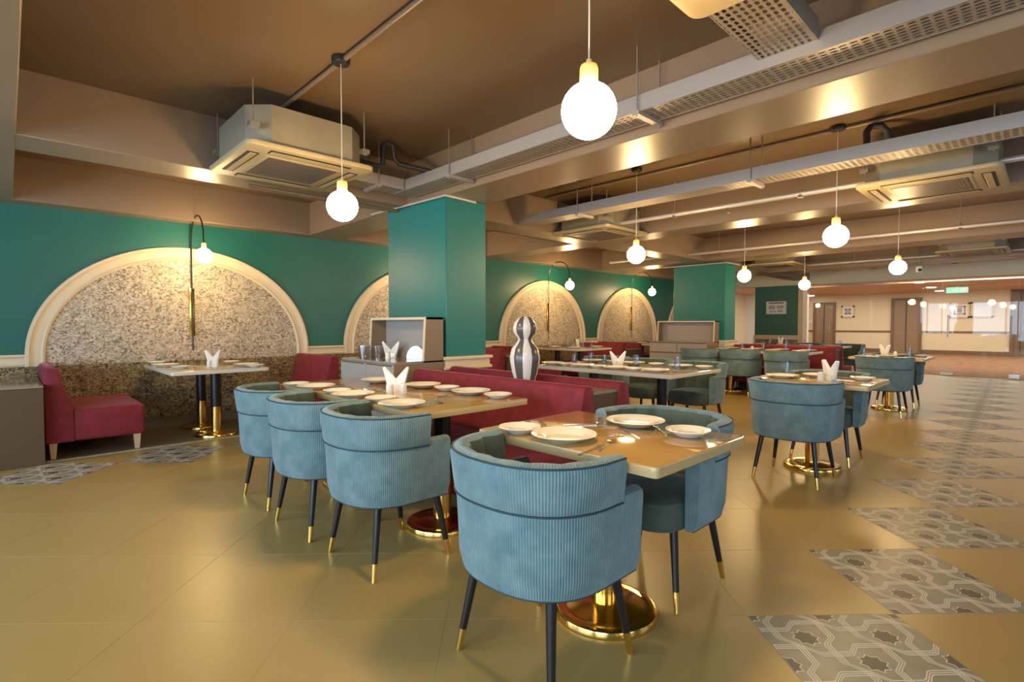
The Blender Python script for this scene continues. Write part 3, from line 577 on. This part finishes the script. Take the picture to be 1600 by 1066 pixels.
MB().prism([(.88*a, .01+.9*b) for a, b in hc], -.020, .020, 'y').build('napkin_fan', 'napkin', t, False)
# striped vase on the divider
vy = 2.75
pr = [(0, 0), (.075, 0), (.08, .02), (.098, .09), (.112, .17), (.115, .22), (.10, .29), (.06, .345), (.050, .365), (.058, .385), (.085, .42), (.092, .46), (.082, .505), (.055, .545), (.032, .56), (.028, .555), (.045, .53), (.03, .3), (0, .29)]
k_ = .88
vs = MB(); vs.lathe([(r, z*k_) for r, z in pr], 50, stripes=10); tag(vs.build('striped_vase', ['vw', 'vg'], None, True, (2.80, vy, .765)), 'gourd-shaped vase with white and grey vertical stripes on the divider', 'vase')
# ================================================================== CEILING SERVICES
def cassette(label, cx, cy, zp, body_h=.27, rods=True):
    t = thing('ceiling_cassette', label, 'air conditioner', (cx, cy, zp), 0, 'ceiling cassette units'); h = .46; c = .05
    pn = [(h-c+c*math.cos(a), h-c+c*math.sin(a)) for a in (0, .5, 1.07, PI/2)]
    full = [(x*sx if k % 2 == 0 else x*sx, y*sy) for k, (sx, sy) in enumerate(((1, 1), (-1, 1), (-1, -1), (1, -1))) for x, y in (pn if k % 2 == 0 else pn[::-1])]
    p = MB().prism(full, 0, .035, 'z', r=.008, seg=2).build('panel', 'acw', t)
    MB().rbox(-.27, .27, -.27, .27, -.006, .004, .003, 1).build('grille_frame', 'acw', p); MB().box(-.245, .245, -.245, .245, -.009, -.007).build('grille', 'grille', p)
    MB().box(-.25, .25, -.25, .25, -.0066, -.006).build('filter', 'dark', p)
    for k in range(4):
        a = k*PI/2; sl = MB().rbox(-.29, .29, .325, .405, -.004, .01, .003, 1).build('air_slot', 'dark', p); sl.rotation_euler.z = a
        lv = MB().rbox(-.28, .28, .340, .385, -.009, -.003, .003, 1).build('louvre', 'acw', sl)
    b = .42; q = .13; MB().prism([(b, b-q), (b-q, b), (-b+q, b), (-b, b-q), (-b, -b+q), (-b+q, -b), (b-q, -b), (b, -b+q)], .03, .03+body_h, 'z').build('body', 'acm', t, False)
    for sx in (-1, 1):
        for sy in (-1, 1):
            MB().tube([(sx*.40, sy*.40, .12), (sx*.40, sy*.40, ZC-zp)], .005, 6).build('hanger_rod', 'rod', t); MB().box(sx*.40-.03, sx*.40+.03, sy*.40-.03, sy*.40+.03, .13, .16).build('bracket', 'rod', t)
    return t
cassette('large ceiling air conditioner cassette at upper left, hung on rods', 1.60, 4.09, 2.375)
cassette('ceiling cassette cut by the top edge of the photo', 1.47, .52, 2.36)
cassette('ceiling cassette at right with a pale grille, below grey pipes', 5.62, .72, 2.345)
cassette('ceiling cassette in the middle, above the third globe pendant', 5.62, 4.15, 2.37)
cassette('far ceiling cassette near the right edge above the glass doors', 11.9, .95, 2.42); cassette('far small ceiling cassette right of the far column', 11.6, 4.0, 2.42)
def tray(label, p, q, z, wdt, h=.095):
    """perforated tray between plan points p and q (axis aligned), local +y along it"""
    p, q = Vector(p), Vector(q); L = (q-p).length; d = (q-p)/L; t = thing('cable_tray', label, 'cable tray', (p.x, p.y, z), math.atan2(d.y, d.x)-PI/2, 'perforated cable trays')
    MB().box(-wdt/2, wdt/2, 0, L, 0, .003).build('perforated_bottom', 'perf', t, False)
    for sx in (-1, 1): MB().box(sx*wdt/2-.003, sx*wdt/2+.003, 0, L, -.001, h).build('side_flange', 'traym', t, False)
    n = max(1, int(L/1.5))
    for i in range(n):
        y = (i+.5)*L/n
        MB().box(-wdt/2-.03, wdt/2+.03, y-.02, y+.02, -.026, -.002).build('cross_strut', 'traym', t)
        for sx in (-1, 1): MB().tube([(sx*(wdt/2+.018), y, -.035), (sx*(wdt/2+.018), y, ZC-z)], .005, 6).build('hanger_rod', 'rod', t)
    return t
tray('long perforated cable tray beside the first ceiling beam', (2.80, -2.8), (2.80, 4.42), 2.45, .21)
tray('short cable tray branch behind the second globe pendant', (2.68, 4.31), (2.15, 4.31), 2.452, .2)
tray('wide cable tray branch at the top edge, joining the first beam tray', (2.69, .90), (.9, .90), 2.50, .26)
tray('long perforated cable tray across the second ceiling bay', (4.585, -2.8), (4.585, 4.5), 2.405, .22)
def pipe(label, pts, r, m, cat='pipe', heads=(), name='ceiling_pipe', hang=()):
    t = thing(name, label, cat, pts[0]); P0 = Vector(pts[0]); MB().tube([Vector(p)-P0 for p in pts], r, 10).build('tube', m, t)
    for f in heads:
        a, b = Vector(pts[0]), Vector(pts[-1]); c = a.lerp(b, f)-P0; MB().tube([c, c-Vector((0, 0, .06))], .011).cone(c-Vector((0, 0, .06)), c-Vector((0, 0, .075)), .011, .02).build('sprinkler_head', 'steel', t)
    for f in hang:
        a, b = Vector(pts[0]), Vector(pts[-1]); c = a.lerp(b, f)-P0; MB().tube([c, c+Vector((0, 0, ZC-pts[0][2]))], .005, 6).cone(c+Vector((0, 0, -r-.01)), c+Vector((0, 0, r+.03)), r+.008, .008).build('pipe_hanger', 'rod', t)
    return t
pipe('long pale sprinkler pipe across the second ceiling bay', [(5.5, -2.8, 2.45), (5.5, 4.95, 2.45)], .024, 'pipew', heads=(.45, .67, .9), hang=(.4, .58, .75, .95))
pipe('pale branch pipe along the wall side, right of the front column', [(3.6, 5.35, 2.5), (9.6, 5.35, 2.5)], .02, 'conduit', heads=(.3,))
pipe('pale sprinkler pipe across the third ceiling bay', [(8.9, -2.8, 2.46), (8.9, 6.3, 2.46)], .026, 'pipew', heads=(.5, .7), hang=(.4, .55, .75))
pipe('thin pale pipe across the last ceiling bay', [(12.3, -2.8, 2.46), (12.3, 6.5, 2.46)], .026, 'pipew', heads=(.55,), hang=(.42, .6))
pipe('wide grey duct pipe in the last ceiling bay', [(14.0, -2.8, 2.5), (14.0, 6.5, 2.5)], .05, 'pipew', hang=(.45, .6))
pipe('pale pipe running round the top of the front column', [(2.93, 5.25, 2.415), (2.93, 3.91, 2.39), (3.3, 3.91, 2.385)], .013, 'pipew', heads=(.45,))
pipe('pale pipe running round the top of the far column', [(9.8, 5.6, 2.37), (9.8, 4.28, 2.37), (10.4, 4.28, 2.37)], .015, 'pipew', heads=(.4,))
pipe('brown conduit on the ceiling above the second globe pendant', [(1.50, -2.8, 2.80), (1.50, 4.5, 2.80)], .016, 'conduit', 'conduit'); pipe('brown conduit on the ceiling of the second bay', [(4.93, -2.8, 2.80), (4.95, 4.5, 2.80)], .016, 'conduit', 'conduit')
pipe('brown conduit on the ceiling of the third bay', [(8.05, -2.8, 2.80), (8.05, 4.5, 2.80)], .016, 'conduit', 'conduit')
pipe('thin brown pipe under the long beam beside the left cassette', [(1.5, 4.75, 2.375), (2.95, 4.75, 2.375)], .016, 'conduit')
pipe('black insulated pipe rising beside the left ceiling cassette', [(2.1, 4.15, 2.60), (2.36, 4.12, 2.58), (2.40, 4.1, 2.61), (2.40, 4.1, 2.75), (2.43, 4.08, 2.79), (2.48, 4.06, 2.77), (2.49, 4.06, 2.66), (2.53, 4.05, 2.62), (2.80, 3.9, 2.57)], .022, 'insul')
pipe('black insulated pipe loop above the second cable tray', [(4.85, 1.0, 2.54), (4.95, 1.05, 2.62), (4.98, 1.06, 2.74), (5.02, 1.04, 2.79), (5.06, .98, 2.79), (5.08, .94, 2.74), (5.1, .92, 2.6), (5.3, .85, 2.52)], .026, 'insul')
x, y = onz(1436, 421, 2.25); t = thing('security_camera', 'small white security camera hanging from the ceiling near the glass doors', 'camera', (x, y, 2.25)); MB().rbox(-.05, .05, -.05, .05, -.06, .06, .015, 2).build('housing', 'white', t); MB().tube([(0, 0, .05), (0, 0, ZC-2.25)], .012).build('drop_rod', 'rod', t); MB().cone((-.045, -.02, -.015), (-.062, -.025, -.018), .03, .028, 16).build('lens', 'dark', t)
# lobby details
def picture(px, py, w_, h_, label, kind):
    y, z = onx(px, py, XL); t = thing('framed_picture', label, 'picture', (XL-.02, y, z), 0, 'framed lobby pictures')
    fr = MB()
    for a in ((-w_/2, w_/2, h_/2-.06, h_/2), (-w_/2, w_/2, -h_/2, -h_/2+.06), (-w_/2, -w_/2+.06, -h_/2, h_/2), (w_/2-.06, w_/2, -h_/2, h_/2)): fr.box(-.03, .0, a[0], a[1], a[2], a[3])
    fr.build('frame', 'cream', t); MB().box(-.015, -.005, -w_/2, w_/2, -h_/2, h_/2).build('print', 'white', t)
    if kind:
        g_ = MB(); u, v = w_/2-.13, h_/2-.13
        for a in ((-u, u, v-.05, v), (-u, u, -v, -v+.05), (-u, -u+.05, -v, v), (u-.05, u, -v, v), (-.07, .07, -.09, .09)): g_.box(-.018, -.014, *a)
        g_.build('print_pattern', 'grey', t)
picture(1325, 487, .5, .52, 'small framed print on the lobby wall between the doors', 1); picture(1499.5, 485, .62, .6, 'framed geometric print on the lobby wall, left of the white picture', 1); picture(1534.5, 484, .66, .6, 'bright white framed picture on the lobby wall', 0)
y, z = onx(1213, 481, XG-.02); t = thing('wall_notice', 'white evacuation notice on the far teal end wall', 'notice', (XG-.02, y, z), 0)
MB().rbox(-.02, 0, -.27, .27, -.18, .18, .003, 1).build('board', 'white', t); MB().box(-.023, -.02, -.2, .2, .12, .15).build('title_bar', 'ink', t); n = MB()
for a in ((-.2, -.02, -.02, .06), (.03, .2, -.04, .07), (-.18, -.05, -.13, -.06), (0, .06, -.13, -.08), (.1, .16, -.14, -.08)): n.box(-.022, -.02, *a)
n.build('plan_print', 'grey', t)
y, z = onx(1495.5, 453.5, 22.0); t = thing('exit_sign', 'green and white exit sign hanging in the lobby', 'exit sign', (22.0, y, z)); MB().rbox(-.02, .02, -.27, .27, -.09, .09, .005, 1).build('sign_box', 'green', t)
n = MB(); n.box(-.023, -.02, -.22, -.08, -.05, .05); n.box(-.023, -.02, -.02, .03, -.05, .05); n.box(-.023, -.02, .06, .2, -.012, .012); n.prism([(-.2+.36, .0), (.14, .05), (.14, -.05)], -.023, -.02, 'x'); n.build('sign_symbols', 'white', t); MB().tube([(0, 0, .09), (0, 0, LZ-z)], .008).build('drop_rod', 'rod', t)
for i, (px, py) in enumerate(((1267, 462.5), (1436, 442), (1455, 449.5), (1468, 455))):
    x, y = onz(px, py, LZ-.01); o = MB().lathe([(0, 0), (.13, 0), (.14, .008), (0, .009)], 24).build('downlight', 'down', None, True, (x, y, LZ-.012)); tag(o, ('leftmost', 'largest', 'middle', 'smallest')[i]+' lit round downlight in the lobby ceiling', 'downlight', 'lobby downlights')
for px, py, lb in ((1577, 547.5, 'white wall socket low on the lobby wall'), (1266, 503, 'white switch plate beside the left lobby door')):
    y, z = onx(px, py, XL); tag(MB().rbox(-.02, 0, -.11, .11, -.06, .06, .005, 1).build('wall_socket', 'white', None, True, (XL-.001, y, z)), lb, 'socket')
